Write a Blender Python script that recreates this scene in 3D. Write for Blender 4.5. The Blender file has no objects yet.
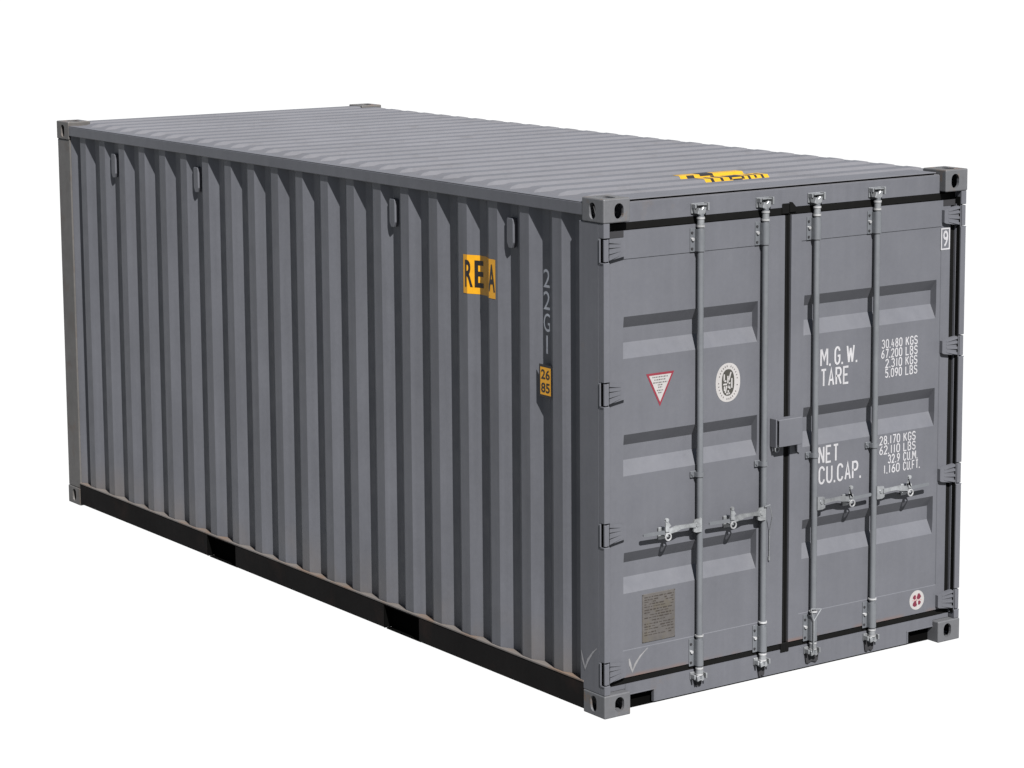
import bpy, bmesh, math, random
from mathutils import Vector, Matrix

random.seed(7)
S = bpy.context.scene
COL = S.collection

# ------------------------------------------------------------------ camera
cam_d = bpy.data.cameras.new("camera")
cam = bpy.data.objects.new("camera", cam_d)
COL.objects.link(cam)
R0 = (0.80860781, -0.58833086, -0.00449474)
R1 = (-0.09073933, -0.11715758, -0.98895929)
R2 = (0.58130868, 0.80008806, -0.14811928)
cam.matrix_world = Matrix((
    (R0[0], -R1[0], -R2[0], -7.53193716),
    (R0[1], -R1[1], -R2[1], -10.01777616),
    (R0[2], -R1[2], -R2[2], 3.98846764),
    (0, 0, 0, 1)))
cam_d.sensor_width = 36.0
cam_d.lens = 2622.07 * 36.0 / 1024.0
cam_d.shift_x = -(561.367 - 512) / 1024.0
cam_d.shift_y = (298.599 - 384) / 1024.0
cam_d.clip_start = 0.1
cam_d.clip_end = 3000
S.camera = cam

# ------------------------------------------------------------------ light
SUN_DIR = Vector((-0.26, -1.0, 1.02)).normalized()       # from the container towards the sun
sd = bpy.data.lights.new("sun", 'SUN')
sd.energy = 5.0
sd.angle = math.radians(0.5)
sd.color = (1.0, 0.975, 0.94)
sun = bpy.data.objects.new("sun", sd)
COL.objects.link(sun)
sun.rotation_euler = SUN_DIR.to_track_quat('Z', 'Y').to_euler()
sun.location = (-6, -14, 20)

W = bpy.data.worlds.new("World")
S.world = W
W.use_nodes = True
nt = W.node_tree
sky = nt.nodes.new('ShaderNodeTexSky')
sky.sky_type = 'NISHITA'
sky.sun_disc = False
sky.sun_elevation = math.asin(SUN_DIR.z)
sky.sun_rotation = math.atan2(SUN_DIR.x, SUN_DIR.y)
sky.dust_density = 1.6
# white surroundings below the horizon (the plain white the container stands against), daylight sky above it
bg = nt.nodes['Background']
bg.inputs[1].default_value = 0.05
geo = nt.nodes.new('ShaderNodeTexCoord')
sep = nt.nodes.new('ShaderNodeSeparateXYZ')
nt.links.new(geo.outputs['Generated'], sep.inputs[0])
ramp = nt.nodes.new('ShaderNodeMapRange')
ramp.inputs[1].default_value = 0.0
ramp.inputs[2].default_value = 0.07
nt.links.new(sep.outputs['Z'], ramp.inputs[0])
wmix = nt.nodes.new('ShaderNodeMix')
wmix.data_type = 'RGBA'
nt.links.new(ramp.outputs[0], wmix.inputs[0])
wmix.inputs[6].default_value = (3.12, 3.12, 3.12, 1)
thin = nt.nodes.new('ShaderNodeMix')          # neutral grey mixed in to take most of the blue out of the sky
thin.data_type = 'RGBA'
thin.inputs[0].default_value = 0.6
nt.links.new(sky.outputs[0], thin.inputs[6])
thin.inputs[7].default_value = (0.8, 0.8, 0.82, 1)
nt.links.new(thin.outputs[2], wmix.inputs[7])
nt.links.new(wmix.outputs[2], bg.inputs[0])

S.view_settings.view_transform = 'Standard'
S.view_settings.look = 'None'
S.view_settings.gamma = 1.0
S.view_settings.exposure = 2.75
S.render.engine = 'CYCLES'


# ------------------------------------------------------------------ materials
def new_mat(name):
    m = bpy.data.materials.new(name)
    m.use_nodes = True
    return m, m.node_tree, m.node_tree.nodes['Principled BSDF']


def paint(name, base, rough=0.5, spec=0.18, vary=0.07, streak=0.05, bump=0.0, wave=0.0,
          metal=0.0, dirt=None, dirt_amt=0.0, dirt_scale=3.0, dirt_pos=0.6, zgrime=None):
    """painted steel: slow mottling, fine speckle, vertical streaks, optional patches of dirt or rust"""
    m, t, b = new_mat(name)
    N, L = t.nodes, t.links
    tc = N.new('ShaderNodeTexCoord')

    def noise(scale, stretch=None, detail=4.0, r=0.55):
        n = N.new('ShaderNodeTexNoise')
        n.inputs['Scale'].default_value = scale
        n.inputs['Detail'].default_value = detail
        n.inputs['Roughness'].default_value = r
        if stretch:
            mp = N.new('ShaderNodeMapping')
            mp.inputs['Scale'].default_value = stretch
            L.new(tc.outputs['Object'], mp.inputs['Vector'])
            L.new(mp.outputs[0], n.inputs['Vector'])
        else:
            L.new(tc.outputs['Object'], n.inputs['Vector'])
        return n.outputs['Fac']

    def rng(src, a, bb, lo, hi):
        r = N.new('ShaderNodeMapRange')
        r.inputs[1].default_value = a
        r.inputs[2].default_value = bb
        r.inputs[3].default_value = lo
        r.inputs[4].default_value = hi
        L.new(src, r.inputs[0])
        return r.outputs[0]

    def mul(a, bb):
        x = N.new('ShaderNodeMath')
        x.operation = 'MULTIPLY'
        L.new(a, x.inputs[0])
        L.new(bb, x.inputs[1])
        return x.outputs[0]

    v1 = rng(noise(1.7), 0.3, 0.7, 1 - vary, 1 + vary)
    v2 = rng(noise(45, detail=6), 0.3, 0.7, 1 - vary * 0.5, 1 + vary * 0.5)
    v3 = rng(noise(1.0, (22, 22, 0.9)), 0.3, 0.7, 1 - streak, 1 + streak)
    v = mul(mul(v1, v2), v3)
    mx = N.new('ShaderNodeVectorMath')
    mx.operation = 'SCALE'
    mx.inputs[0].default_value = base
    L.new(v, mx.inputs['Scale'])
    colour = mx.outputs[0]

    def mix(colour, other, fac):
        c = N.new('ShaderNodeMix')
        c.data_type = 'RGBA'
        L.new(fac, c.inputs[0])
        L.new(colour, c.inputs[6])
        c.inputs[7].default_value = (*other, 1)
        return c.outputs[2]

    if dirt:
        f = rng(noise(dirt_scale, detail=8, r=0.65), dirt_pos, dirt_pos + 0.13, 0, dirt_amt)
        colour = mix(colour, dirt, f)
    if zgrime:                                    # (colour, z0, z1, amount): dust settled low on the panel
        sp = N.new('ShaderNodeSeparateXYZ')
        L.new(tc.outputs['Object'], sp.inputs[0])
        zf = rng(sp.outputs['Z'], zgrime[1], zgrime[2], 1, 0)
        nf = rng(noise(2.2, (3, 1, 1), detail=7), 0.42, 0.66, 0, zgrime[3])
        colour = mix(colour, zgrime[0], mul(zf, nf))
    L.new(colour, b.inputs['Base Color'])
    L.new(rng(noise(9), 0.3, 0.7, rough - 0.06, rough + 0.08), b.inputs['Roughness'])
    b.inputs['Specular IOR Level'].default_value = spec
    b.inputs['Metallic'].default_value = metal
    prev = None
    if wave:
        bn = N.new('ShaderNodeBump')
        bn.inputs['Strength'].default_value = 1.0
        bn.inputs['Distance'].default_value = wave
        L.new(noise(2.6, detail=1.5), bn.inputs['Height'])
        prev = bn.outputs[0]
    if bump:
        b2 = N.new('ShaderNodeBump')
        b2.inputs['Strength'].default_value = 0.6
        b2.inputs['Distance'].default_value = bump
        L.new(noise(160, detail=3), b2.inputs['Height'])
        if prev:
            L.new(prev, b2.inputs['Normal'])
        prev = b2.outputs[0]
    if prev:
        L.new(prev, b.inputs['Normal'])
    return m


G = (0.0234, 0.0243, 0.0281)
DUST = (0.0327, 0.0270, 0.0218)
M_side = paint('grey_paint_side_panels', G, wave=0.006, bump=0.0004, vary=0.08, streak=0.08,
               zgrime=(DUST, 0.17, 0.42, 0.4))
M_door = paint('grey_paint_doors', G, wave=0.002, bump=0.0003, vary=0.06, streak=0.03,
               zgrime=((0.0378, 0.0216, 0.0162), 0.180, 0.200, 0.6))
M_frame = paint('grey_paint_frame', G, bump=0.0005, dirt=(0.0305, 0.0239, 0.0196), dirt_amt=0.35, dirt_scale=5, dirt_pos=0.63)
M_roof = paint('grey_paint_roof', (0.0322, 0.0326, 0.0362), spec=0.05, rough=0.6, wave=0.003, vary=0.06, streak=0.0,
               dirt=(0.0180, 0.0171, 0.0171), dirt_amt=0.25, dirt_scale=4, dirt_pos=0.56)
M_rearpost = paint('weathered_paint_rear_post', (0.0221, 0.0212, 0.0207), dirt=(0.0189, 0.0131, 0.0095), dirt_amt=0.7,
                   dirt_scale=7, dirt_pos=0.54, vary=0.15)
M_cast = paint('scuffed_casting_paint', (0.0238, 0.0245, 0.0266), dirt=(0.0327, 0.0196, 0.0095), dirt_amt=0.8,
               dirt_scale=9, dirt_pos=0.57, bump=0.0012, vary=0.12)
M_casttop = paint('worn_casting_top', (0.0252, 0.0238, 0.0225), dirt=(0.0495, 0.0243, 0.0108), dirt_amt=0.75, dirt_scale=16, dirt_pos=0.53, bump=0.001)
M_black = paint('black_underbody_paint', (0.0025, 0.0023, 0.0023), rough=0.8, spec=0.03, vary=0.2,
                dirt=(0.0054, 0.0036, 0.0032), dirt_amt=0.7, dirt_scale=3, dirt_pos=0.55)
M_ledge = paint('dusty_rail_top', (0.0327, 0.0296, 0.0279), dirt=(0.0370, 0.0253, 0.0183), dirt_amt=0.9, dirt_scale=4, dirt_pos=0.5)
M_recess_shade = paint('painted_recess_shade', (0.0008, 0.0008, 0.0008), rough=0.9, spec=0.0)  # near-black that paints shade into gaps and recesses
M_rubber = paint('black_rubber', (0.0011, 0.0011, 0.0011), rough=0.7, spec=0.03, vary=0.2)
M_darkgrey = paint('dark_grey_parts_and_shade', (0.0061, 0.0061, 0.0069), rough=0.7, spec=0.1)  # dark grey for small fittings, and for painted shade inside the castings
M_rod = paint('painted_locking_bar', (0.0238, 0.0257, 0.0288), rough=0.33, spec=0.6, vary=0.12)
M_zinc = paint('galvanised_steel', (0.0765, 0.0801, 0.0846), rough=0.30, spec=0.5, metal=0.5, vary=0.35, bump=0.0012)
M_bright = paint('bright_zinc', (0.1170, 0.1188, 0.1224), rough=0.25, spec=0.6, metal=0.45, vary=0.45, bump=0.0010)
M_shank = paint('worn_zinc_handle', (0.105, 0.110, 0.115), rough=0.27, spec=0.6, metal=0.5, vary=0.5, bump=0.0014)
M_white = paint('white_lettering_paint', (0.0870, 0.0870, 0.0914), rough=0.5, vary=0.12, streak=0.1)
M_white_brightened = paint('brightened_worn_white', (0.2340, 0.2340, 0.2430), rough=0.6, vary=0.35, streak=0.2)  # white brightened in colour because the code sits in a shaded recess
M_decal = paint('white_sticker', (0.0827, 0.0805, 0.0805), rough=0.4, vary=0.04)
M_red = paint('red_sticker_border', (0.0436, 0.0052, 0.0087), rough=0.4, vary=0.1)
M_maroon = paint('maroon_print', (0.0305, 0.0035, 0.0078), rough=0.4)
M_ink = paint('grey_sticker_print', (0.0218, 0.0196, 0.0196), rough=0.5)
M_darkink = paint('dark_emblem_print', (0.0095, 0.0091, 0.0078), rough=0.5)
M_yellow = paint('yellow_sticker', (0.1710, 0.0810, 0.0011), rough=0.45, vary=0.10)
M_yellowtop = paint('yellow_roof_sticker', (0.1175, 0.0675, 0.0014), rough=0.45, vary=0.08)
M_blackink = paint('black_sticker_print', (0.0026, 0.0018, 0.0018), rough=0.5)
M_plate = paint('engraved_data_plate', (0.0165, 0.0150, 0.0142), rough=0.45, spec=0.4, vary=0.25,
                dirt=(0.0157, 0.0135, 0.0095), dirt_amt=0.8, dirt_scale=14, dirt_pos=0.5)
M_plateink = paint('data_plate_print', (0.0085, 0.0070, 0.0060), rough=0.5)
M_chalk = paint('chalk_mark', (0.0500, 0.0500, 0.0522), rough=0.9, vary=0.3)
M_chalk2 = paint('faint_chalk_mark', (0.0630, 0.0630, 0.0666), rough=0.9, vary=0.3)

# ------------------------------------------------------------------ mesh helpers
def box(bm, x0, x1, y0, y1, z0, z1, bev=0.0, seg=1):
    if x0 > x1: x0, x1 = x1, x0
    if y0 > y1: y0, y1 = y1, y0
    if z0 > z1: z0, z1 = z1, z0
    vs = [bm.verts.new((x, y, z)) for x in (x0, x1) for y in (y0, y1) for z in (z0, z1)]
    fs = [(0, 1, 3, 2), (4, 6, 7, 5), (0, 4, 5, 1), (2, 3, 7, 6), (0, 2, 6, 4), (1, 5, 7, 3)]
    faces = [bm.faces.new([vs[i] for i in f]) for f in fs]
    if bev > 0:
        es = {e for f in faces for e in f.edges}
        bmesh.ops.bevel(bm, geom=list(es), offset=bev, segments=seg, profile=0.5, affect='EDGES')


def prism(bm, pts, axis, a, b_):
    """polygon extruded along an axis; pts are the other two coordinates in x,y,z order"""
    def P(p, w):
        c = list(p)
        c.insert('xyz'.index(axis), w)
        return c
    v0 = [bm.verts.new(P(p, a)) for p in pts]
    v1 = [bm.verts.new(P(p, b_)) for p in pts]
    n = len(pts)
    bm.faces.new(v0)
    bm.faces.new(v1[::-1])
    for i in range(n):
        j = (i + 1) % n
        bm.faces.new((v0[j], v0[i], v1[i], v1[j]))


def tube(bm, p0, p1, r, seg=20, r2=None):
    p0, p1 = Vector(p0), Vector(p1)
    d = p1 - p0
    mt = Matrix.Translation((p0 + p1) / 2) @ d.to_track_quat('Z', 'Y').to_matrix().to_4x4()
    bmesh.ops.create_cone(bm, cap_ends=True, segments=seg, radius1=r, radius2=r if r2 is None else r2,
                          depth=d.length, matrix=mt)


def ring(bm, c, R, r, normal=(0, -1, 0), seg=18, s2=8):
    c = Vector(c)
    q = Vector(normal).to_track_quat('Z', 'Y')
    vs = []
    for i in range(seg):
        a = 2 * math.pi * i / seg
        row = []
        for j in range(s2):
            bb = 2 * math.pi * j / s2
            p = Vector(((R + r * math.cos(bb)) * math.cos(a), (R + r * math.cos(bb)) * math.sin(a), r * math.sin(bb)))
            row.append(bm.verts.new(c + q @ p))
        vs.append(row)
    for i in range(seg):
        for j in range(s2):
            bm.faces.new((vs[i][j], vs[(i + 1) % seg][j], vs[(i + 1) % seg][(j + 1) % s2], vs[i][(j + 1) % s2]))


BASE = Vector((1.219, 3.029, 0))
root = bpy.data.objects.new('shipping_container', None)
root.empty_display_size = 0.5
COL.objects.link(root)
root.location = BASE
root['label'] = 'grey corrugated steel shipping container with double doors, standing alone on a plain white background'
root['category'] = 'shipping container'
INV = Matrix.Translation(-BASE)


def build(name, bm, mat, parent=None, label=None, smooth=False, fix=True):
    if fix:
        bmesh.ops.recalc_face_normals(bm, faces=bm.faces[:])
    me = bpy.data.meshes.new(name)
    bm.to_mesh(me)
    bm.free()
    mats = mat if isinstance(mat, (list, tuple)) else [mat]
    for mm in mats:
        me.materials.append(mm)
    if smooth:
        for p in me.polygons:
            p.use_smooth = True
        me.set_sharp_from_angle(angle=math.radians(35))
    o = bpy.data.objects.new(name, me)
    COL.objects.link(o)
    if parent is not None:
        o.parent = parent
        if parent is root:
            o.matrix_parent_inverse = INV
    if label:
        o['label'] = label
    return o


def build_split(name, bm, mat, parent, **kw):
    """one object per loose piece of the mesh"""
    out = []
    left = set(bm.verts)
    groups = []
    while left:
        st = [left.pop()]
        comp = {st[0]}
        while st:
            v = st.pop()
            for e in v.link_edges:
                w = e.other_vert(v)
                if w in left:
                    left.discard(w)
                    comp.add(w)
                    st.append(w)
        groups.append(comp)
    for comp in groups:
        nb = bmesh.new()
        mp = {v: nb.verts.new(v.co) for v in comp}
        for f in {f for v in comp for f in v.link_faces}:
            nf = nb.faces.new([mp[v] for v in f.verts])
            nf.material_index = f.material_index
        out.append(build(name, nb, mat, parent, **kw))
    bm.free()
    return out


def NB():
    return bmesh.new()


# ------------------------------------------------------------------ container frame
XW, YL, ZH = 2.438, 6.058, 2.591
CX, CY, CZ = 0.162, 0.178, 0.118


def obj_from_bm(bm):
    bmesh.ops.recalc_face_normals(bm, faces=bm.faces[:])
    me = bpy.data.meshes.new('tmp')
    bm.to_mesh(me)
    bm.free()
    o = bpy.data.objects.new('tmp', me)
    COL.objects.link(o)
    return o


def stadium(cx, cz, w, h, n=8):
    pts = []
    r = w / 2
    for k in range(n + 1):
        a = math.pi * k / n
        pts.append((cx + r * math.cos(a), cz + (h / 2 - r) + r * math.sin(a)))
    for k in range(n + 1):
        a = math.pi + math.pi * k / n
        pts.append((cx + r * math.cos(a), cz - (h / 2 - r) + r * math.sin(a)))
    return pts


def casting_mesh():
    """corner block at the origin corner (front left bottom), open apertures on front, side and base"""
    bm = NB()
    box(bm, 0, CX, 0, CY, 0, CZ, 0.006, 2)
    a = obj_from_bm(bm)
    bm = NB()
    box(bm, .014, CX - .012, .016, CY - .012, .022, CZ - .010)
    cutters = [obj_from_bm(bm)]
    bm = NB()
    prism(bm, stadium(.093, .062, .056, .078), 'y', -.05, .05)
    cutters.append(obj_from_bm(bm))
    bm = NB()
    prism(bm, stadium(.092, .062, .050, .082), 'x', -.05, .05)
    cutters.append(obj_from_bm(bm))
    bm = NB()
    prism(bm, stadium(.081, .092, .062, .115), 'z', -.05, .04)
    cutters.append(obj_from_bm(bm))
    for c in cutters:
        md = a.modifiers.new('b', 'BOOLEAN')
        md.operation = 'DIFFERENCE'
        md.solver = 'EXACT'
        md.object = c
    dg = bpy.context.evaluated_depsgraph_get()
    me = bpy.data.meshes.new_from_object(a.evaluated_get(dg))
    for o in cutters + [a]:
        bpy.data.objects.remove(o)
    return me


cast_me = casting_mesh()
for fx in (0, 1):
    for fy in (0, 1):
        for fz in (0, 1):
            bm = NB()
            bm.from_mesh(cast_me)
            for v in bm.verts:
                if fx: v.co.x = XW - v.co.x
                if fy: v.co.y = YL - v.co.y
                if fz: v.co.z = ZH - v.co.z
            if fz == 1:
                for f in bm.faces:
                    bm.normal_update()
                    c = f.calc_center_median()
                    if f.normal.z * (1 if (fx + fy + fz) % 2 == 0 else -1) > 0.9 and c.z > ZH - 0.003:
                        f.material_index = 1
            if (fx + fy + fz) % 2:
                bmesh.ops.reverse_faces(bm, faces=bm.faces[:])
            o = build('corner_casting', bm, [M_cast if not fy else M_rearpost, M_casttop], root, fix=False)
            bm = NB()
            box(bm, .0145, .0165 if fx else .015, .017, CY - .0125, .023, CZ - .0105)
            for v in bm.verts:
                if fx: v.co.x = XW - v.co.x
                if fy: v.co.y = YL - v.co.y
                if fz: v.co.z = ZH - v.co.z
            if fx:
                build('casting_hole_shade', bm, M_darkgrey, o)  # added dark plate, paints the shade seen inside the casting holes
            else:
                bm.free()
            if fz:
                o['label'] = 'top corner casting with rust worn through on its upper face'

HZ = (2.338, 1.631, 0.928, 0.224)     # hinge heights
POSTW = .040
DY = .045                             # depth of the door plane behind the casting faces


def mirror_x(bm, do):
    if do:
        for v in bm.verts:
            v.co.x = XW - v.co.x


for side in (0, 1):
    # door end corner post: side plate plus a front flange broken where the hinges pass
    bm = NB()
    box(bm, .0035, .039, .047, .205, CZ + .001, ZH - CZ - .001, .002)
    cuts = [(z - .058, z + .062) for z in HZ]
    z = CZ + .001
    for lo, hi in sorted(cuts):
        box(bm, .0035, POSTW, .0035, .0469, z, lo, .002)
        box(bm, .0335, POSTW - .001, .012, .0465, lo + .0005, hi - .0005)
        z = hi
    box(bm, .0035, POSTW, .0035, .0469, z, ZH - CZ - .001, .002)
    mirror_x(bm, side)
    build('corner_post', bm, M_frame, root)
    # blind end corner post
    bm = NB()
    box(bm, .004, .09, YL - .183, YL - .004, CZ + .001, ZH - CZ - .001, .004)
    mirror_x(bm, side)
    build('corner_post', bm, M_rearpost, root)

    # top rail
    bm = NB()
    box(bm, .002, .060, CY + .0005, YL - CY - .0005, 2.500, 2.5615, .003)
    mirror_x(bm, side)
    build('top_rail', bm, M_frame, root)

    # bottom rail: black web with two fork pockets, dusty ledge on top
    bm = NB()
    PK = [(1.69, 2.05), (3.74, 4.10)]
    y = CY + .001
    for a, c in PK:
        box(bm, .003, .012, y, a, .0145, .150)
        box(bm, .003, .012, a + .0005, c - .0005, .144, .150)
        y = c
    box(bm, .003, .012, y, YL - CY - .001, .0145, .150)
    box(bm, .013, .060, CY + .001, PK[0][0] - .001, .013, .022)
    box(bm, .013, .060, PK[0][1] + .001, PK[1][0] - .001, .013, .022)
    box(bm, .013, .060, PK[1][1] + .001, YL - CY - .001, .013, .022)
    mirror_x(bm, side)
    rail = build('bottom_rail', bm, M_black, root)
    bm = NB()
    box(bm, .001, .075, CY + .001, YL - CY - .001, .1505, .160, .0015)
    mirror_x(bm, side)
    build('rail_ledge', bm, M_ledge, rail)
    for a, c in PK:
        bm = NB()
        box(bm, .0125, 1.19, a, a + .006, .012, .149)
        box(bm, .0032, 1.19, c - .006, c - .0004, .012, .1435)
        box(bm, .0125, 1.19, a + .0065, c - .0065, .140, .149)
        box(bm, .050, .056, a + .0065, c - .0065, .0125, .139)
        box(bm, .016, 1.19, a + .0065, c - .0065, .006, .012)
        mirror_x(bm, side)
        build('fork_pocket', bm, M_recess_shade, root)  # pocket walls and back plate coloured near-black to paint the shade inside

# side panels -------------------------------------------------------
XO, XI = .012, .046                    # outer flat, inner flat (distance in from the container side)
PITCH, WEB, FL, OUT = .2785, .070, .0600, .0785
A0 = .362


def profile():
    """(x, y) polyline from the door end to the blind end"""
    pts = [(XI, .176)]
    for k in range(20):
        a = A0 + PITCH * k
        # towards the rear: inner flat ends at a-WEB, web rises to the outer flat at a
        # the outer flat lies between a-? : the web at y<a faces the door end
        pts.append((XI, a - WEB))
        pts.append((XO, a))
        pts.append((XO, a + OUT))
        pts.append((XI, a + OUT + WEB))
    return pts


PTS = [p for p in profile() if p[1] < 5.798]
PTS += [(XI, 5.803), (XO + .001, 5.872)]


def xprof(y):
    for (x0, y0), (x1, y1) in zip(PTS, PTS[1:]):
        if y0 <= y <= y1:
            return x0 + (x1 - x0) * (y - y0) / max(1e-9, (y1 - y0))
    return XI


side_panels = []
for side in (0, 1):
    bm = NB()
    poly = list(PTS) + [(x + .003, y) for x, y in reversed(PTS)]
    zs = (.1605, 2.53)
    n = len(PTS)
    rows = []
    for zz in zs:
        rows.append([bm.verts.new((x, y, zz)) for x, y in PTS])
    rows2 = []
    for zz in zs:
        rows2.append([bm.verts.new((x + .003, y, zz)) for x, y in PTS])
    for i in range(n - 1):
        bm.faces.new((rows[0][i], rows[1][i], rows[1][i + 1], rows[0][i + 1]))
        bm.faces.new((rows2[0][i], rows2[0][i + 1], rows2[1][i + 1], rows2[1][i]))
        bm.faces.new((rows[0][i], rows[0][i + 1], rows2[0][i + 1], rows2[0][i]))
        bm.faces.new((rows[1][i], rows2[1][i], rows2[1][i + 1], rows[1][i + 1]))
    mirror_x(bm, side)
    side_panels.append(build('side_panel', bm, M_side, root))

# blind end wall, its rails and the timber floor (not seen in the photograph, but the box is closed)
bm = NB()
pts = []
x = .09
k = 0
while x < XW - .1:
    pts += [(x, YL - .012), (x + .11, YL - .012), (x + .128, YL - .057), (x + .238, YL - .057)]
    x += .256
pts = [p for p in pts if p[0] < XW - .09] + [(XW - .09, YL - .012)]
r = [[bm.verts.new((p[0], p[1] - d, zz)) for p in pts] for d, zz in ((0, .16), (0, 2.5), (.003, 2.5), (.003, .16))]
for i in range(len(pts) - 1):
    for q in range(4):
        s = (q + 1) % 4
        bm.faces.new((r[q][i], r[s][i], r[s][i + 1], r[q][i + 1]))
build('end_wall', bm, M_side, root)
bm = NB()
box(bm, CX + .001, XW - CX - .001, YL - .065, YL - .004, 2.495, 2.562, .003)
build('end_rail', bm, M_frame, root)
bm = NB()
box(bm, CX + .001, XW - CX - .001, YL - .065, YL - .004, .014, .158, .003)
build('end_rail', bm, M_black, root)
bm = NB()
box(bm, .08, XW - .08, .10, YL - .08, .150, .172)
build('floor_boards', bm, M_black, root)

# door header and sill ---------------------------------------------
bm = NB()
box(bm, CX + .001, XW - CX - .001, DY, .060, 2.464, 2.5605, .0015)
box(bm, CX + .001, XW - CX - .001, .061, .16, 2.464, 2.545)
header = build('door_header', bm, M_frame, root)
bm = NB()
x0, x1 = CX + .001, XW - CX - .001
prism(bm, [(x0, .143), (x0, .084), (.342, .084), (.342, .021), (2.092, .021), (2.092, .084), (x1, .084), (x1, .143)], 'y', DY, .062)
box(bm, .045, x0 - .001, DY + .001, .062, CZ + .002, .143)
box(bm, x1 + .001, XW - .045, DY + .001, .062, CZ + .002, .143)
box(bm, .075, XW - .075, .0625, .12, .128, .143)
sill = build('door_sill', bm, M_frame, root)
bm = NB()
for a, c in ((CX + .002, .341), (2.093, XW - CX - .002)):
    box(bm, a, c + (.03 if a < 1 else 0), .080, .088, .002, .126)
box(bm, .345, 2.089, .0465, .12, .0145, .0205)
build('sill_recess_shade', bm, M_recess_shade, sill)  # near-black plates paint the shade behind the notches, plus a strip under the sill
bm = NB()
for a, c in ((CX + .0015, .352), (2.082, XW - CX - .0015)):
    box(bm, a, c, DY - .004, DY - .0005, .0845, .0905, .001)
box(bm, .3425, .350, DY - .004, DY - .0005, .022, .0840, .001)
box(bm, 2.084, 2.0915, DY - .004, DY - .0005, .022, .0840, .001)
build_split('pocket_rim', bm, M_frame, sill)

# roof --------------------------------------------------------------
RP, ZB, ZT = .2085, 2.5640, 2.5840
ribs = []
yk = .345
bm = NB()
ys = [.052, .24]
prof = {}
y = .255
while y + .13 < YL - .03:
    for dy, h in ((0, 0), (.020, 1), (.104, 1), (.124, 0)):
        ys.append(y + dy)
        prof[y + dy] = h
    y += RP
ys += [YL - .005]
ys = sorted(set(ys))
xs = [.0605, .064, .092, .135, XW / 2, XW - .108, XW - .082, XW - .064, XW - .0605]
tap = [0, .05, .55, 1, 1, 1, .75, .05, 0]


def roofz(x, y, off=0.0):
    h = 0
    yy = list(sorted(ys))
    for a, c in zip(yy, yy[1:]):
        if a <= y <= c:
            ha, hc = prof.get(a, 0), prof.get(c, 0)
            h = ha + (hc - ha) * (y - a) / (c - a)
            break
    tp = 1.0 if .1 < x < XW - .1 else 0.0
    return ZB + h * tp * (ZT - ZB) + off


grid = [[bm.verts.new((x, y, ZB + prof.get(y, 0) * tap[i] * (ZT - ZB))) for y in ys] for i, x in enumerate(xs)]
for i in range(len(xs) - 1):
    for j in range(len(ys) - 1):
        bm.faces.new((grid[i][j], grid[i + 1][j], grid[i + 1][j + 1], grid[i][j + 1]))
roof = build('roof_panel', bm, M_roof, root, fix=False)
md = roof.modifiers.new('thickness', 'SOLIDIFY')
md.thickness = .003
md.offset = -1
bm = NB()
box(bm, CX + .022, XW - CX - .022, 0.0525, .238, 2.5725, 2.5775, .001)
build('roof_front_plate', bm, M_roof, root)
bm = NB()
box(bm, .003, .0600, CY + .001, YL - CY - .001, 2.5620, 2.5655, .001)
box(bm, XW - .0600, XW - .003, CY + .001, YL - CY - .001, 2.5620, 2.5655, .001)
box(bm, CX + .022, XW - CX - .022, 0.068, .230, 2.5655, 2.572)
build_split('roof_edge_strip', bm, M_roof, root)
bm = NB()
box(bm, CX + .03, XW - CX - .03, .0605, .067, 2.550, 2.5715)
build('header_gap_shade', bm, M_recess_shade, root)  # black strip painting the shade in the groove between header and roof plate

# lashing hooks in the side recesses --------------------------------
for side in (0, 1):
    for k in (1, 5, 13, 17):
        a = A0 + PITCH * (k + 1)            # forward web ahead of the recess
        yc = a - WEB - FL / 2
        bm = NB()
        prism(bm, [(yc - .028, 2.300), (yc - .028, 2.415), (yc - .022, 2.425), (yc + .022, 2.425), (yc + .028, 2.415), (yc + .028, 2.300),
                   (yc + .012, 2.272), (yc - .012, 2.272)], 'x', .020, XI)
        bmesh.ops.bevel(bm, geom=bm.edges[:], offset=.002, segments=1, affect='EDGES')
        mirror_x(bm, side)
        build('lashing_hook', bm, M_side, side_panels[side])

# ------------------------------------------------------------------ doors
ZD0, ZD1 = .178, 2.425
YF, YP, YR = .0410, .0445, .0850          # frame face, panel face, bottom of the pressed recesses
REC = [2.000, 1.412, 0.816]


def door_mesh(x0, x1, p0, p1, r0, r1):
    bm = NB()
    e = .004
    xs = [(x0, YF), (p0 - .001, YF), (p0 + .001, YP), (r0, YP), (r0 + e, None), (r1 - e, None), (r1, YP), (p1 - .001, YP), (p1 + .001, YF), (x1, YF)]
    zs = [(ZD0, 'f'), (.316, 'f'), (.319, 'p')]
    for zt in sorted(REC):
        zs += [(zt - .208, 'p'), (zt - .135, 'r'), (zt - .060, 'r'), (zt, 'p')]
    zs += [(2.283, 'p'), (2.286, 'f'), (ZD1, 'f')]
    grid = []
    for x, fx in xs:
        row = []
        for z, fz in zs:
            if fx == YF or fz == 'f':
                y = YF
            elif fz == 'r' and fx is None:
                y = YR
            else:
                y = YP
            row.append(bm.verts.new((x, y, z)))
        grid.append(row)
    for i in range(len(xs) - 1):
        for j in range(len(zs) - 1):
            bm.faces.new((grid[i][j], grid[i + 1][j], grid[i + 1][j + 1], grid[i][j + 1]))
    # rim and back
    bk = .098
    loop = [grid[i][0] for i in range(len(xs))] + [grid[-1][j] for j in range(1, len(zs))] + \
           [grid[i][-1] for i in range(len(xs) - 2, -1, -1)] + [grid[0][j] for j in range(len(zs) - 2, 0, -1)]
    back = [bm.verts.new((v.co.x, bk, v.co.z)) for v in loop]
    n = len(loop)
    for i in range(n):
        j = (i + 1) % n
        bm.faces.new((loop[i], back[i], back[j], loop[j]))
    bm.faces.new(back)
    return bm


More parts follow.
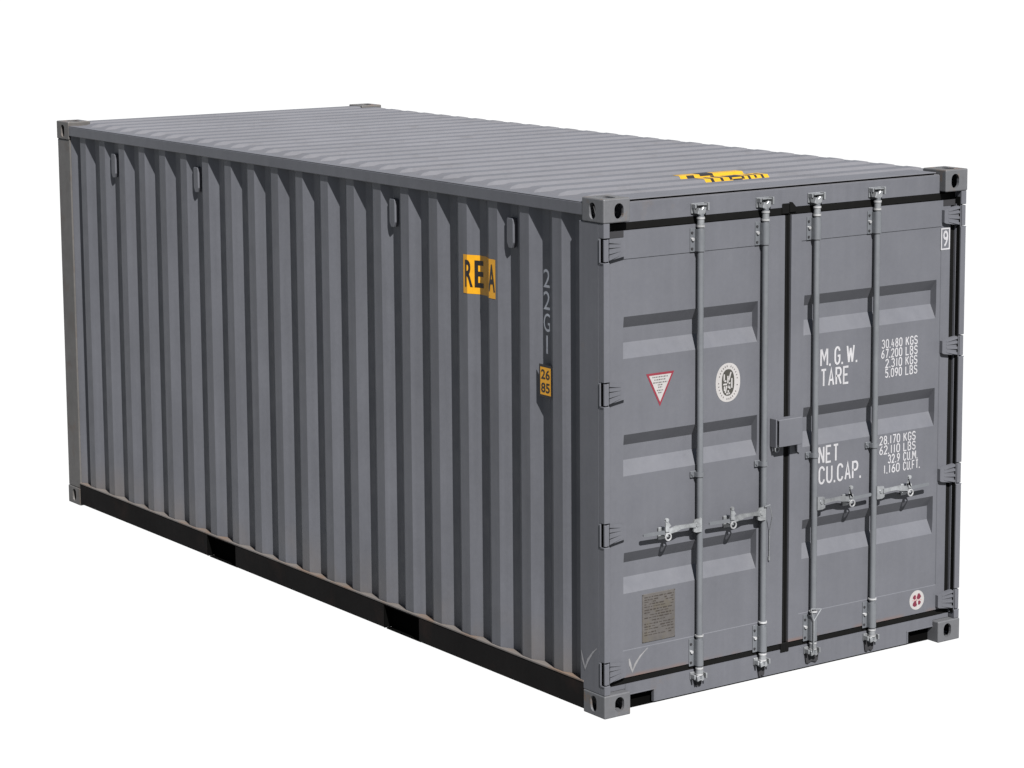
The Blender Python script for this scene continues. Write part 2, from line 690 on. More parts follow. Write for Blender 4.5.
LD = (.066, 1.187)
RD = (1.231, 2.355)
door_l = build('door', door_mesh(LD[0], LD[1], .145, 1.030, .151, 1.012), M_door, root,
               'left door with the warning and approval stickers and the data plate')
door_r = build('door', door_mesh(RD[0], RD[1], 1.300, 2.290, 1.321, 2.262), M_door, root,
               'right door with the white weight and capacity lettering')

# rubber gaskets
bm = NB()
box(bm, .042, LD[0] - .001, .051, .090, .146, 2.461)
box(bm, LD[0], 1.2165, .047, .090, 2.427, 2.4630, .003)
box(bm, LD[0], 1.2165, .047, .090, .1445, .1770, .003)
box(bm, LD[1] + .001, 1.2165, .052, .090, .178, 2.4265, .003)
box(bm, 1.168, 1.2165, .040, .0465, 2.432, 2.486, .003)
box(bm, 1.180, 1.2165, .040, .0465, .128, .176, .002)
build('door_gasket', bm, M_rubber, door_l)
bm = NB()
box(bm, RD[1] + .001, XW - .042, .051, .090, .146, 2.461)
box(bm, 1.2175, RD[1], .047, .090, 2.427, 2.4630, .003)
box(bm, 1.2175, RD[1], .047, .090, .1445, .1770, .003)
box(bm, 1.2175, RD[0] - .001, .050, .090, .178, 2.4265, .003)
prism(bm, [(1.2175, 2.440), (1.2175, 2.492), (1.235, 2.490), (1.262, 2.463), (1.262, 2.440)], 'y', .040, .0465)
box(bm, 1.2175, 1.236, .040, .0465, .128, .176, .002)
build('door_gasket', bm, M_rubber, door_r)
bm = NB()
box(bm, .060, .150, .0385, .0405, 2.395, 2.4265)
build('gasket_corner', bm, M_darkgrey, door_l)
bm = NB()
box(bm, 2.300, 2.385, .0385, .0405, 2.395, 2.4265)
build('gasket_corner', bm, M_darkgrey, door_r)
# thin grey retainer strip in the hinge side gap
for side, dr in ((0, door_l), (1, door_r)):
    bm = NB()
    if side:
        box(bm, .0435, .0470, .036, .0505, .15, 2.40)
        mirror_x(bm, side)
        build('gasket_retainer', bm, M_frame, dr)
    else:
        bm.free()
    bm = NB()
    box(bm, .0405, .0425, .012, .0465, .15, 2.44)
    mirror_x(bm, side)
    build('black_post_strip', bm, M_rubber, dr)  # black strip along the inner face of the post

# hinges
for side, dr in ((0, door_l), (1, door_r)):
    for hz in HZ:
        bm = NB()
        # knuckle on the corner of the post
        tube(bm, (.017, .0145, hz - .052), (.017, .0145, hz + .056), .0105, 14)
        box(bm, .006, .034, .0045, .0145, hz - .052, hz + .056, .002)
        box(bm, (.0025 if side else -.0005), .012, .033, .0400, hz - .057, hz + .061, .001)
        box(bm, .0005, .012, .0045, .0325, hz - .0615, hz - .0575, .0005)
        # tapering blade out over the door
        xa, xb = .034, .148
        prism(bm, [(xa, hz - .052), (xa, hz + .054), (xb - .01, hz + .042), (xb, hz + .036), (xb, hz - .030), (xb - .012, hz - .036)], 'y', .020, .0400)
        for q, (lo, hi) in enumerate(((-.050, -.036), (-.018, -.004), (.014, .028), (.040, .053))):
            zq0, zq1 = hz + lo, hz + hi
            s = .62
            v = [(xa, .0120, zq0), (xa, .0120, zq1), (xb - .03, .019, hz + hi * s + .002), (xb - .03, .019, hz + lo * s + .002)]
            w_ = [(p[0], .0203, p[2]) for p in v]
            a = [bm.verts.new(p) for p in v]
            c = [bm.verts.new(p) for p in w_]
            bm.faces.new(a)
            bm.faces.new(c[::-1])
            for i in range(4):
                j = (i + 1) % 4
                bm.faces.new((a[j], a[i], c[i], c[j]))
        mirror_x(bm, side)
        build('hinge', bm, M_frame, dr)
        bm = NB()
        box(bm, .0060, .0080, .0155, .0325, hz - .052, hz + .056)
        mirror_x(bm, side)
        build('hinge_slot_shade', bm, M_recess_shade, dr)  # added black plate, paints the slot behind the knuckle as shaded

# locking bars ------------------------------------------------------
YB = .0170                              # bar centre
BR = .0165
BARS = [(.650, .645, door_l), (1.072, 1.066, door_l), (1.419, 1.411, door_r), (1.838, 1.831, door_r)]
for bi, (xt, xb, dr) in enumerate(BARS):
    X = (xt + xb) / 2 - .033
    bm = NB()
    tube(bm, (X, YB, .100), (X, YB, 2.480), BR, 24)
    bar = build('locking_bar', bm, M_rod, dr, smooth=True)
    # cam ends with bright collars
    bm = NB()
    for z0, z1, rr in ((2.412, 2.422, .0215), (2.452, 2.462, .0215), (.320, .328, .0225), (.150, .158, .0210), (.118, .126, .021)):
        tube(bm, (X, YB, z0), (X, YB, z1), rr, 22)
    build_split('bar_collar', bm, M_bright, dr, smooth=True)
    for z0, z1 in ((2.4225, 2.4515), (.1265, .1495)):
        bm = NB()
        tube(bm, (X, YB, z0), (X, YB, z1), .0185, 20)
        build('bar_sleeve', bm, M_zinc, dr, smooth=True)
    for top in (1, 0):
        bm = NB()
        if top:
            zc = 2.497
            prism(bm, [(X - .030, zc - .018), (X - .020, zc + .012), (X - .004, zc + .004), (X + .008, zc + .016), (X + .026, zc + .012), (X + .020, zc - .016), (X, zc - .030)], 'y', .002, .034)
            box(bm, X - .012, X + .012, .006, .030, 2.462, 2.484, .003)
        else:
            zc = .098
            prism(bm, [(X - .026, zc + .016), (X - .020, zc - .012), (X, zc - .002), (X + .010, zc - .014), (X + .024, zc - .008), (X + .018, zc + .016), (X, zc + .026)], 'y', .002, .034)
        bmesh.ops.bevel(bm, geom=bm.edges[:], offset=.002, segments=1, affect='EDGES')
        build('bar_cam', bm, M_zinc, dr)
        # keeper on header or sill
        bm = NB()
        if top:
            box(bm, X - .042, X + .048, .036, .0445, 2.478, 2.530, .002)
            box(bm, X - .042, X - .034, .006, .036, 2.506, 2.528, .002)
            box(bm, X + .036, X + .046, .002, .036, 2.492, 2.532, .002)
            box(bm, X - .030, X + .032, .004, .036, 2.521, 2.527, .001)
            build('cam_keeper', bm, M_zinc, header)
        else:
            box(bm, X - .040, X + .044, .036, .0445, .094, .132, .002)
            box(bm, X - .040, X - .031, .004, .036, .100, .124, .002)
            box(bm, X + .034, X + .043, .002, .036, .096, .124, .002)
            build('cam_keeper', bm, M_zinc, sill)
    # upper and lower bearing brackets with bolts
    for zc, zh, mt_ in ((2.347, .060, M_rod), (.236, .072, M_rod)):
        bm = NB()
        box(bm, X - .050, X + .034, .0360, .0405, zc - zh, zc + zh, .001)
        # half round saddle over the bar
        n = 12
        pr = [(X - .0215, .036)] + [(X + .0215 * math.cos(math.pi + math.pi * i / n), YB + .0225 * math.sin(math.pi + math.pi * i / n)) for i in range(n + 1)] + [(X + .0215, .036)]
        prism(bm, pr, 'z', zc - zh + .004, zc + zh - .006)
        br = build('bar_bracket', bm, mt_, dr, smooth=True)
        bm = NB()
        for zz in (zc + zh * .62, zc - zh * .72):
            tube(bm, (X - .040, .0362, zz), (X - .040, .0310, zz), .0060, 10)
            tube(bm, (X + .031, .0362, zz), (X + .031, .0310, zz), .0060, 10)
        build_split('bracket_bolt', bm, M_darkgrey, dr, smooth=True)
        bm = NB()
        tube(bm, (X - .037, .0362, zc + .004), (X - .037, .0270, zc + .004), .0085, 12)
        build('bracket_rivet', bm, M_bright, dr, smooth=True)
    # middle guide
    bm = NB()
    zc = 1.160
    box(bm, X - .045, X + .030, .034, .0405, zc - .017, zc + .017, .002)
    pr = [(X - .024, .0345)] + [(X + .0215 * math.cos(math.pi + math.pi * i / 12), YB + .0215 * math.sin(math.pi + math.pi * i / 12)) for i in range(13)] + [(X + .024, .0345)]
    prism(bm, pr, 'z', zc - .012, zc + .012)
    tube(bm, (X - .036, .0345, zc), (X - .036, .028, zc), .006, 10)
    build('bar_guide', bm, M_rod, dr, smooth=True)
    # handle, pointing away from the centre of the container
    s = -1 if bi < 2 else 1
    hz = .905
    bm = NB()
    prism(bm, [(X + s * .004, hz - .036), (X + s * .004, hz + .034), (X + s * .050, hz + .030), (X + s * .060, hz + .006), (X + s * .056, hz - .030), (X + s * .040, hz - .036)], 'y', -.006, .004)
    tube(bm, (X + s * .032, -.010, hz + .004), (X + s * .032, -.005, hz + .004), .011, 12)
    build('handle_hub', bm, M_zinc if bi >= 2 else M_shank, dr)
    bm = NB()
    def hb(pts, w0, y0, y1):
        for (a, za, wa), (c, zc_, wc) in zip(pts, pts[1:]):
            v = [(X + s * a, y0, hz + za - wa), (X + s * a, y0, hz + za + wa), (X + s * c, y0, hz + zc_ + wc), (X + s * c, y0, hz + zc_ - wc)]
            p = [bm.verts.new(q) for q in v]
            q_ = [bm.verts.new((q[0], y1, q[2])) for q in v]
            bm.faces.new(p)
            bm.faces.new(q_[::-1])
            for i in range(4):
                j = (i + 1) % 4
                bm.faces.new((p[j], p[i], q_[i], q_[j]))
    hb([(.045, .004, .012), (.090, .007, .009), (.140, .008, .010), (.170, .004, .015), (.215, -.004, .013), (.240, -.006, .011)], 0, -.012, -.003)
    build('handle_shank', bm, M_shank if bi < 2 else M_zinc, dr)
    bm = NB()
    hb([(.2405, -.006, .0095), (.290, -.004, .0090), (.372, -.002, .0090), (.379, -.002, .005)], 0, -.010, -.004)
    build('handle_grip', bm, M_rod, dr)
    # catch with its swinging retainer and seal ring
    bm = NB()
    cx = X + s * .232
    box(bm, cx - .020, cx + .020, .030, .0405, hz - .050, hz + .012, .002)
    box(bm, cx - .006, cx + .006, -.018, .031, hz - .030, hz - .020, .002)
    prism(bm, [(cx - .012, hz + .000), (cx + .012, hz - .004), (cx + .010, hz + .020), (cx + .022 * -s, hz + .026), (cx - .006, hz + .060), (cx - .014, hz + .052)], 'y', -.018, -.0125)
    tube(bm, (cx - .004, -.021, hz + .058), (cx - .004, -.010, hz + .058), .010, 12)
    build('handle_catch', bm, M_shank, dr, smooth=False)
    bm = NB()
    ring(bm, (cx + .006, -.014, hz - .030), .017, .0045)
    build('seal_ring', bm, M_bright, dr, smooth=True)

# anti-rack plates on the sill (dark shoes under the lower cams)
for X0, X1, zb in ((.600, .650, .052), (1.020, 1.070, .026), (1.345, 1.440, .040), (1.765, 1.835, .032)):
    bm = NB()
    prism(bm, [(X0, .094), (X0 + .008, zb + .006), (X0 + .022, zb), (X0 + (X1 - X0) / 2, zb + .010), (X1 - .018, zb), (X1 - .006, zb + .008), (X1, .094)], 'y', DY - .010, DY - .0005)
    build('cam_shoe', bm, M_darkgrey, sill)

# lock box straddling the gap between the doors
bm = NB()
box(bm, 1.106, 1.262, -.022, -.016, 1.240, 1.382, .002)
box(bm, 1.106, 1.262, -.0155, .039, 1.374, 1.382, .002)
box(bm, 1.254, 1.262, -.0155, .039, 1.240, 1.3735, .001)
box(bm, 1.094, 1.102, -.010, .039, 1.236, 1.386, .002)
box(bm, 1.1105, 1.2535, .000, .036, 1.248, 1.370)
prism(bm, [(1.264, 1.245), (1.264, 1.368), (1.285, 1.355), (1.300, 1.30), (1.300, 1.20), (1.290, 1.180), (1.272, 1.190)], 'y', .032, .0435)
build('lock_box', bm, M_door, door_r)
bm = NB()
ring(bm, (1.124, .018, 1.222), .013, .004)
tube(bm, (1.124, .018, 1.250), (1.124, .018, 1.232), .005, 10)
build('hasp_ring', bm, M_zinc, door_r, smooth=True)

# wire security seals
bm = NB()
X = 1.037
tube(bm, (X + .018, -.012, .935), (X + .034, -.010, .880), .0022, 8)
tube(bm, (X + .034, -.010, .880), (X + .052, .030, .800), .0022, 8)
tube(bm, (X + .052, .030, .800), (X + .052, .033, .645), .0022, 8)
tube(bm, (X + .052, .033, .660), (X + .052, .033, .640), .005, 8)
tube(bm, (X - .020, -.012, .940), (X + .018, -.012, .945), .004, 8)
build('seal_wire', bm, M_zinc, door_l)
bm = NB()
X = 1.382
tube(bm, (X - .034, -.004, .345), (X + .036, -.006, .335), .0028, 8)
tube(bm, (X - .034, -.004, .345), (X - .018, -.010, .280), .0028, 8)
tube(bm, (X + .036, -.006, .335), (X - .018, -.010, .280), .0028, 8)
tube(bm, (X - .018, -.010, .280), (X - .018, -.010, .120), .0030, 8)
build('seal_wire', bm, M_zinc, door_r)


# ------------------------------------------------------------------ lettering
def text_bm(s, offset=0.0, spacing=1.0):
    cu = bpy.data.curves.new('t', 'FONT')
    cu.body = s
    cu.size = 1
    cu.offset = offset
    cu.space_character = spacing
    cu.resolution_u = 4
    o = bpy.data.objects.new('t', cu)
    COL.objects.link(o)
    dg = bpy.context.evaluated_depsgraph_get()
    me = bpy.data.meshes.new_from_object(o.evaluated_get(dg))
    bpy.data.objects.remove(o)
    bm = bmesh.new()
    bm.from_mesh(me)
    return bm


def fit_text(bm, u0, u1, v0, v1):
    us = [v.co.x for v in bm.verts]
    vs_ = [v.co.y for v in bm.verts]
    a, c, d, e = min(us), max(us), min(vs_), max(vs_)
    for v in bm.verts:
        v.co.x = u0 + (v.co.x - a) / (c - a) * (u1 - u0)
        v.co.y = v0 + (v.co.y - d) / (e - d) * (v1 - v0)


def join(dst, src):
    me = bpy.data.meshes.new('j')
    src.to_mesh(me)
    src.free()
    dst.from_mesh(me)
    bpy.data.meshes.remove(me)


def flat(bm, pts, y, mat_index=0):
    f = bm.faces.new([bm.verts.new((p[0], y, p[1])) for p in pts])
    f.normal_update()
    if f.normal.y > 0:
        f.normal_flip()
    f.material_index = mat_index
    return f


def strokes(bm, lines, w, y, mi=0):
    for a, c in lines:
        a, c = Vector(a), Vector(c)
        d = (c - a).normalized()
        n = Vector((-d.y, d.x)) * w / 2
        flat(bm, [a - n, a + n, c + n, c - n], y, mi)


def arc(cx, cy, rx, ry, a0, a1, n=8):
    return [(cx + rx * math.cos(math.radians(a0 + (a1 - a0) * i / n)), cy + ry * math.sin(math.radians(a0 + (a1 - a0) * i / n))) for i in range(n + 1)]


OVAL = arc(.5, .72, .5, .28, 0, 180) + arc(.5, .28, .5, .28, 180, 360) + [(1, .28), (1, .72)]
GLYPH = {
    'M': [[(0, 0), (0, 1)], [(.06, 1), (.5, .38), (.94, 1)], [(1, 1), (1, 0)]], 'W': [[(0, 1), (.24, 0)], [(.24, 0), (.5, .85)], [(.5, .85), (.76, 0)], [(.76, 0), (1, 1)]],
    'N': [[(0, 0), (0, 1)], [(0, 1), (1, 0)], [(1, 0), (1, 1)]], 'T': [[(0, 1), (1, 1)], [(.5, 1), (.5, 0)]],
    'A': [[(0, 0), (.5, 1), (1, 0)], [(.2, .32), (.8, .32)]], 'E': [[(1, 1), (0, 1), (0, 0), (1, 0)], [(0, .52), (.8, .52)]],
    'F': [[(1, 1), (0, 1), (0, 0)], [(0, .52), (.8, .52)]], 'L': [[(0, 1), (0, 0), (1, 0)]], 'I': [[(.5, 0), (.5, 1)]],
    'R': [[(0, 0), (0, 1), (.6, 1)] + arc(.6, .76, .4, .24, 90, -90) + [(0, .52)], [(.5, .52), (1, 0)]],
    'P': [[(0, 0), (0, 1), (.6, 1)] + arc(.6, .75, .4, .25, 90, -90) + [(0, .50)]],
    'B': [[(0, 0), (0, 1), (.5, 1)] + arc(.5, .77, .42, .23, 90, -90) + [(0, .54)], [(.5, .54)] + arc(.5, .27, .5, .27, 90, -90) + [(0, 0)]],
    'U': [[(0, 1)] + arc(.5, .28, .5, .28, 180, 360) + [(1, 1)]],
    'C': [arc(.5, .72, .5, .28, 10, 180) + arc(.5, .28, .5, .28, 180, 350)],
    'G': [arc(.5, .72, .5, .28, 10, 180) + arc(.5, .28, .5, .28, 180, 360) + [(1, .48), (.55, .48)]],
    'K': [[(0, 0), (0, 1)], [(1, 1), (.08, .45)], [(.35, .6), (1, 0)]],
    'S': [arc(.5, .75, .5, .25, 15, 250) + arc(.5, .26, .5, .26, 70, -165)],
    '0': [OVAL], '1': [[(.5, 1), (.5, 0)]], '2': [arc(.5, .72, .5, .28, 170, -20) + [(0, 0), (1, 0)]],
    '3': [arc(.45, .76, .5, .24, 160, -80) , arc(.45, .27, .55, .27, 85, -160)], '4': [[(.35, 1), (0, .30), (1, .30)], [(.72, .62), (.72, 0)]],
    '5': [[(.95, 1), (.1, 1), (.05, .58)] + arc(.45, .31, .55, .31, 120, -150)],
    '6': [arc(.5, .28, .5, .28, 0, 360, 12)[:-1] + [(1, .28)], [(.85, 1), (.3, .72), (.02, .34)]],
    '7': [[(0, 1), (1, 1), (.35, 0)]],
    '8': [arc(.5, .76, .42, .24, 0, 360, 12), arc(.5, .26, .5, .26, 0, 360, 12)],
    '9': [arc(.5, .72, .5, .28, 0, 360, 12), [(1, .72), (.9, .4), (.25, 0)]],
}


def glyphs(bm, s, x0, x1, z0, z1, w, y):
    """monoline stencil-like letters; every letter gets the same advance, dots a narrow one"""
    adv = {'.': .42, ' ': .30, 'M': 1.25, 'W': 1.3, '1': .7, 'I': .5, "'": .4}
    tot = sum(adv.get(c, 1.0) for c in s) - .15
    u = (x1 - x0) / tot
    x = x0
    k = 0
    for c in s:
        a = adv.get(c, 1.0)
        gw = u * (a - .15)
        if c == '.':
            flat(bm, [(x, z0), (x + w, z0), (x + w, z0 + w * 1.1), (x, z0 + w * 1.1)], y)
        elif c != ' ':
            for line in GLYPH[c]:
                pts = [Vector((x + w / 2 + p[0] * (gw - w), z0 + w / 2 + p[1] * (z1 - z0 - w))) for p in line]
                q = [pts[0]]
                for p in pts[1:]:
                    if (p - q[-1]).length > 1e-5:
                        q.append(p)
                pts = q
                closed = (pts[0] - pts[-1]).length < w * .4
                n = len(pts)
                L_, R_ = [], []
                for i in range(n):
                    d0 = (pts[i] - pts[i - 1]).normalized() if i > 0 else None
                    d1 = (pts[i + 1] - pts[i]).normalized() if i < n - 1 else None
                    if closed and i in (0, n - 1):
                        d0 = d1 = ((pts[1] - pts[0]).normalized() + (pts[-1] - pts[-2]).normalized()).normalized()
                    d0 = d0 or d1
                    d1 = d1 or d0
                    n0, n1 = Vector((-d0.y, d0.x)), Vector((-d1.y, d1.x))
                    m_ = (n0 + n1)
                    m_ = m_.normalized() if m_.length > 1e-4 else n0
                    l = w / 2 / max(.42, m_.dot(n0))
                    ex = Vector((0, 0))
                    L_.append(pts[i] + m_ * l)
                    R_.append(pts[i] - m_ * l)
                k += 1
                yy_ = y - .00012 * (k % 5)
                for i in range(n - 1):
                    flat(bm, [L_[i], L_[i + 1], R_[i + 1], R_[i]], yy_)
        x += u * a
    return bm


def on_door(items, name, mat, parent, y=YP - .0012, label=None):
    for s, x0, x1, z0, z1, w in items:
        bm = NB()
        glyphs(bm, s, x0, x1, z0, z1, w, y)
        build(name, bm, mat, parent, 'white painted ' + s, fix=False)


LB = .0115
on_door([('M. G. W.', 1.437, 1.698, 1.613, 1.712, LB), ('TARE', 1.440, 1.640, 1.505, 1.602, LB),
         ('NET', 1.430, 1.574, 1.098, 1.194, LB), ('CU.CAP.', 1.433, 1.735, .988, 1.086, LB)],
        'lettering', M_white, door_r, label='large white weight headings')
on_door([('30.480', 1.869, 2.018, 1.664, 1.714, .0068), ('KGS', 2.042, 2.130, 1.664, 1.714, .0068),
         ('67.200', 1.866, 2.018, 1.611, 1.661, .0068), ('LBS', 2.042, 2.130, 1.611, 1.661, .0068),
         ('2.310', 1.896, 2.018, 1.558, 1.608, .0068), ('KGS', 2.042, 2.130, 1.558, 1.608, .0068),
         ('5.090', 1.896, 2.018, 1.505, 1.555, .0068), ('LBS', 2.042, 2.130, 1.505, 1.555, .0068),
         ('28.170', 1.862, 2.012, 1.144, 1.194, .0068), ('KGS', 2.036, 2.126, 1.144, 1.194, .0068),
         ('62.110', 1.862, 2.012, 1.091, 1.141, .0068), ('LBS', 2.036, 2.126, 1.091, 1.141, .0068),
         ('32.9', 1.925, 2.012, 1.038, 1.088, .0068), ('CU.M.', 2.036, 2.142, 1.038, 1.088, .0068),
         ('1.160', 1.893, 2.012, .985, 1.035, .0068), ('CU.FT.', 2.036, 2.160, .985, 1.035, .0068)],
        'lettering', M_white, door_r, label='small white weight figures')


# boxed 9 at the top right of the right door
bm = NB()
fx0, fx1, fz0, fz1, w = 2.286, 2.352, 2.158, 2.276, .008
yy = YF - .0012
for p in ([(fx0, fz0), (fx1, fz0), (fx1, fz0 + w), (fx0, fz0 + w)], [(fx0, fz1 - w), (fx1, fz1 - w), (fx1, fz1), (fx0, fz1)],
          [(fx0, fz0 + w), (fx0 + w, fz0 + w), (fx0 + w, fz1 - w), (fx0, fz1 - w)], [(fx1 - w, fz0 + w), (fx1, fz0 + w), (fx1, fz1 - w), (fx1 - w, fz1 - w)]):
    flat(bm, p, yy)
tb = text_bm('9', .012)
fit_text(tb, 2.302, 2.338, 2.174, 2.262)
for v in tb.verts:
    v.co = Vector((v.co.x, yy, v.co.y))
join(bm, tb)
build('lettering', bm, M_white, door_r, 'boxed white number 9', fix=False)

# red bordered warning triangle
bm = NB()
T = [(.293, 1.701), (.470, 1.701), (.380, 1.530)]
c0 = Vector((sum(p[0] for p in T) / 3, sum(p[1] for p in T) / 3))
flat(bm, T, YP - .0010, 0)
flat(bm, [c0 + (Vector(p) - c0) * .80 for p in T], YP - .0018, 1)
for zz, hw in ((1.680, .048), (1.666, .036), (1.652, .044), (1.640, .014), (1.628, .012), (1.612, .020), (1.600, .012)):
    x = .380 - hw
    while x < .380 + hw:
        l = random.uniform(.004, .011)
        flat(bm, [(x, zz - .0028), (min(x + l, .380 + hw), zz - .0028), (min(x + l, .380 + hw), zz + .0028), (x, zz + .0028)], YP - .0026, 2)
        x += l + .004
build('warning_sticker', bm, [M_red, M_decal, M_ink], door_l, fix=False)

# oval approval sticker
bm = NB()
ox, oz = .817, 1.602


def ell(rx, rz, p=2.0, n=40):
    out = []
    for i in range(n):
        a = 2 * math.pi * i / n
        ca, sa = math.cos(a), math.sin(a)
        out.append((ox + rx * math.copysign(abs(ca) ** (2 / p), ca), oz + rz * math.copysign(abs(sa) ** (2 / p), sa)))
    return out


flat(bm, ell(.080, .100, 2.2), YP - .0010, 0)
flat(bm, ell(.041, .068, 2.4), YP - .0018, 1)
for i in range(30):                       # ring of tiny print
    a = 2 * math.pi * i / 30
    if i % 7 == 0:
        continue
    px, pz = ox + .061 * math.cos(a), oz + .084 * math.sin(a)
    strokes(bm, [((px - .003 * math.cos(a), pz - .004 * math.sin(a)), (px + .004 * math.cos(a), pz + .005 * math.sin(a)))], .005, YP - .0018, 2)
em = [((-.026, .044), (-.026, .012)), ((-.026, .012), (-.012, .006)), ((.018, .052), (.004, .010)), ((-.002, .034), (-.002, -.004)),
      ((.024, .020), (.024, -.030)), ((-.032, -.008), (-.008, -.008)), ((-.024, -.018), (-.024, -.042)), ((-.010, -.016), (-.018, -.052)),
      ((.006, -.010), (.012, -.034)), ((.012, .000), (.000, -.028)), ((-.012, -.058), (.012, -.056)), ((.000, -.040), (.002, -.056))]
strokes(bm, [((ox + a[0], oz + a[1]), (ox + c[0], oz + c[1])) for a, c in em], .0085, YP - .0026, 0)
build('approval_sticker', bm, [M_decal, M_darkink, M_ink], door_l, fix=False)

# round white sticker with four maroon shapes
bm = NB()
ox, oz = 2.150, .255
yb_ = YF - .0010
flat(bm, ell(.054, .054), yb_, 0)
for dx, dz, s_ in ((.014, .019, .024), (-.017, .017, .018), (-.014, -.019, .024), (.018, -.017, .017)):
    n = 9
    flat(bm, [(ox + dx + s_ * .62 * math.cos(6.283 * i / n + dx * 90) * (1 + .3 * math.sin(i * 2.1)), oz + dz + s_ * .72 * math.sin(6.283 * i / n + dx * 90)) for i in range(n)], yb_ - .0008, 1)
strokes(bm, [((ox - .006, oz + .034), (ox - .001, oz - .036)), ((ox - .034, oz + .001), (ox + .036, oz - .002))], .004, yb_ - .0008, 2)
build('round_sticker', bm, [M_decal, M_maroon, paint('pink_print', (.10, .056, .056))], door_r, fix=False)

# data plate
bm = NB()
box(bm, .268, .476, YP - .004, YP - .0005, .337, .586, .001)
zz = .568
while zz > .36:
    x = .280
    while x < .462:
        l = random.uniform(.008, .030)
        if random.random() < .8:
            hh = random.choice((.0015, .0022, .003))
            flat(bm, [(x, zz - hh), (min(x + l, .466), zz - hh), (min(x + l, .466), zz + hh), (x, zz + hh)], YP - .0048)
        x += l + .006
    zz -= random.uniform(.011, .017)
for p in ((.271, .341), (.473, .341), (.271, .582), (.473, .582)):
    flat(bm, [(p[0] + .003 * math.cos(i), p[1] + .003 * math.sin(i)) for i in range(6)], YP - .0048)
for f in bm.faces:
    f.material_index = 1 if f.calc_center_median().y < YP - .0045 else 0
build('data_plate', bm, [M_plate, M_plateink], door_l, 'small brown grey data plate covered in fine print', fix=False)


# chalk ticks
def tick(bm, pts, ws, f):
    pts = [Vector(p) for p in pts]
    n = len(pts)
    a_, c_ = [], []
    for i in range(n):
        d = (pts[min(i + 1, n - 1)] - pts[max(i - 1, 0)]).normalized()
        if i and i < n - 1:
            d = ((pts[i + 1] - pts[i]).normalized() + (pts[i] - pts[i - 1]).normalized()).normalized()
        m_ = Vector((-d.y, d.x)) * ws[i] / 2
        a_.append(bm.verts.new(f(pts[i] + m_)))
        c_.append(bm.verts.new(f(pts[i] - m_)))
    for i in range(n - 1):
        bm.faces.new((a_[i], a_[i + 1], c_[i + 1], c_[i]))


bm = NB()
tick(bm, [(.183, .272), (.190, .240), (.204, .204), (.222, .238), (.255, .275), (.300, .308)], [.008, .015, .018, .012, .009, .004], lambda p: (p[0], YF - .0012, p[1]))
build('chalk_mark', bm, M_chalk, door_l)
bm = NB()
tick(bm, [(.196, .312), (.185, .270), (.165, .226), (.140, .275), (.100, .322), (.066, .350)], [.006, .016, .022, .014, .009, .004], lambda p: (.0022, p[0], p[1]))
build('chalk_mark', bm, M_chalk2, root)
# darker tick drawn next to it on the post


# ------------------------------------------------------------------ stickers and code on the corrugated side
def drape(bm, off):
    """bm in (y, z) -> onto the left side panel"""
    for (x_, yv) in PTS:
        geom = bm.verts[:] + bm.edges[:] + bm.faces[:]
        bmesh.ops.bisect_plane(bm, geom=geom, plane_co=(yv, 0, 0), plane_no=(1, 0, 0))
    for v in bm.verts:
        y, z = v.co.x, v.co.y
        v.co = Vector((xprof(y) - off, y, z))


def rect2(bm, a, c, d, e):
    bm.faces.new([bm.verts.new(p) for p in ((a, d, 0), (c, d, 0), (c, e, 0), (a, e, 0))])


def side_text(s, ya, yb, z0, z1, off, bold=.02):
    tb = text_bm(s, bold)
    fit_text(tb, -ya, -yb, z0, z1)          # text runs towards smaller y
    for v in tb.verts:
        v.co.x = -v.co.x
    drape(tb, off)
    return tb


side_l = side_panels[0]
# big yellow sticker
bm = NB()
rect2(bm, .938, 1.232, 1.995, 2.199)
drape(bm, .0012)
st = build('yellow_sticker', bm, M_yellow, side_l, 'yellow sticker with black lettering')
bm = NB()
for ch, ya, yb in (('R', 1.214, 1.166), ('E', 1.156, 1.094), ('A', 1.001, .941)):
    join(bm, side_text(ch, ya, yb, 2.030, 2.172, .0022, .02))
build('lettering', bm, M_blackink, side_l, 'black letters REA on the yellow sticker', fix=False)

# vertical 22G1
bm = NB()
for ch, z1 in (('2', 2.192), ('2', 2.080), ('G', 1.968), ('1', 1.856)):
    hw = .028 if ch != '1' else .007
    join(bm, side_text(ch, .534 + hw, .534 - hw, z1 - .093, z1, .0012, .002))
build('lettering', bm, M_white_brightened, side_l, 'white code 22G1 painted top to bottom', fix=False)

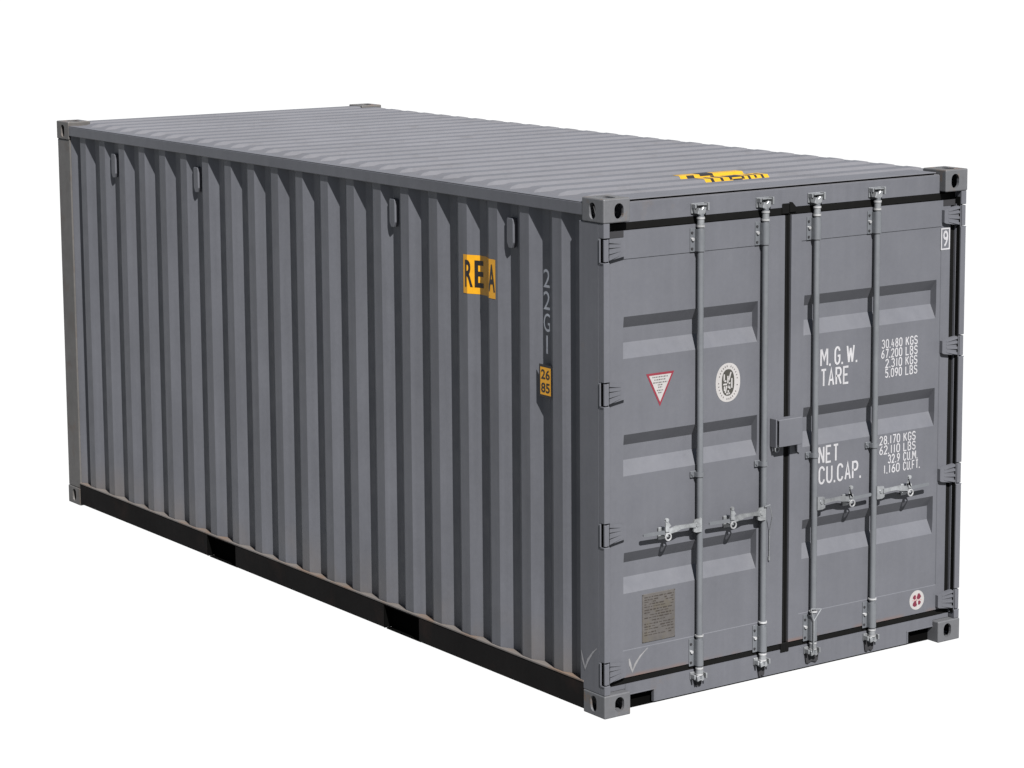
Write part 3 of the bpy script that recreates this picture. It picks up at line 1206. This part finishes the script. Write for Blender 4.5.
# small stiff yellow plate with a black border, bridging the recess below the code
bm = NB()
box(bm, .0180, .0200, .456, .568, 1.545, 1.712, .0008)
box(bm, .0201, .0445, .512, .520, 1.640, 1.650)
pl = build('height_plate', bm, M_blackink, side_l, 'small yellow height plate with a black border')
bm = NB()
pts = [(y_, z_) for y_, z_ in ((.466, 1.558), (.556, 1.558), (.556, 1.699), (.466, 1.699))]
bm.faces.new([bm.verts.new((.0172, a, c)) for a, c in pts])
build('plate_face', bm, M_yellow, side_l)
for s_, z0 in (('26', 1.638), ('85', 1.570)):
    tb = text_bm(s_, .02)
    fit_text(tb, -.548, -.474, z0, z0 + .050)
    for v in tb.verts:
        v.co = Vector((.0165, -v.co.x, v.co.y))
    build('lettering', tb, M_blackink, side_l, 'dark figures on the small yellow plate', fix=False)


# roof sticker
def drape_roof(bm, off):
    for yv in ys:
        geom = bm.verts[:] + bm.edges[:] + bm.faces[:]
        bmesh.ops.bisect_plane(bm, geom=geom, plane_co=(0, yv, 0), plane_no=(0, 1, 0))
    for v in bm.verts:
        v.co.z = max(roofz(v.co.x, v.co.y), 2.5775 if v.co.y < .238 else 0) + off


bm = NB()
bm.faces.new([bm.verts.new(p) for p in ((1.015, .455, 0), (1.445, .455, 0), (1.445, .748, 0), (1.015, .748, 0))])
drape_roof(bm, .0012)
build('roof_sticker', bm, M_yellowtop, roof, 'yellow sticker with dark marks across the roof ribs')
bm = NB()
for x0, x1, y0, y1 in ((1.060, 1.110, .675, .690), (1.150, 1.240, .682, .745), (1.215, 1.240, .673, .681),
                       (1.055, 1.075, .466, .545), (1.120, 1.138, .468, .560), (1.180, 1.198, .470, .555), (1.199, 1.262, .466, .4735), (1.199, 1.262, .481, .545), (1.263, 1.281, .470, .555),
                       (1.305, 1.322, .466, .520), (1.350, 1.365, .470, .555), (1.395, 1.412, .466, .545)):
    bm.faces.new([bm.verts.new(p) for p in ((x0, y0, 0), (x1, y0, 0), (x1, y1, 0), (x0, y1, 0))])
drape_roof(bm, .0022)
build('sticker_print', bm, M_blackink, roof, fix=False)
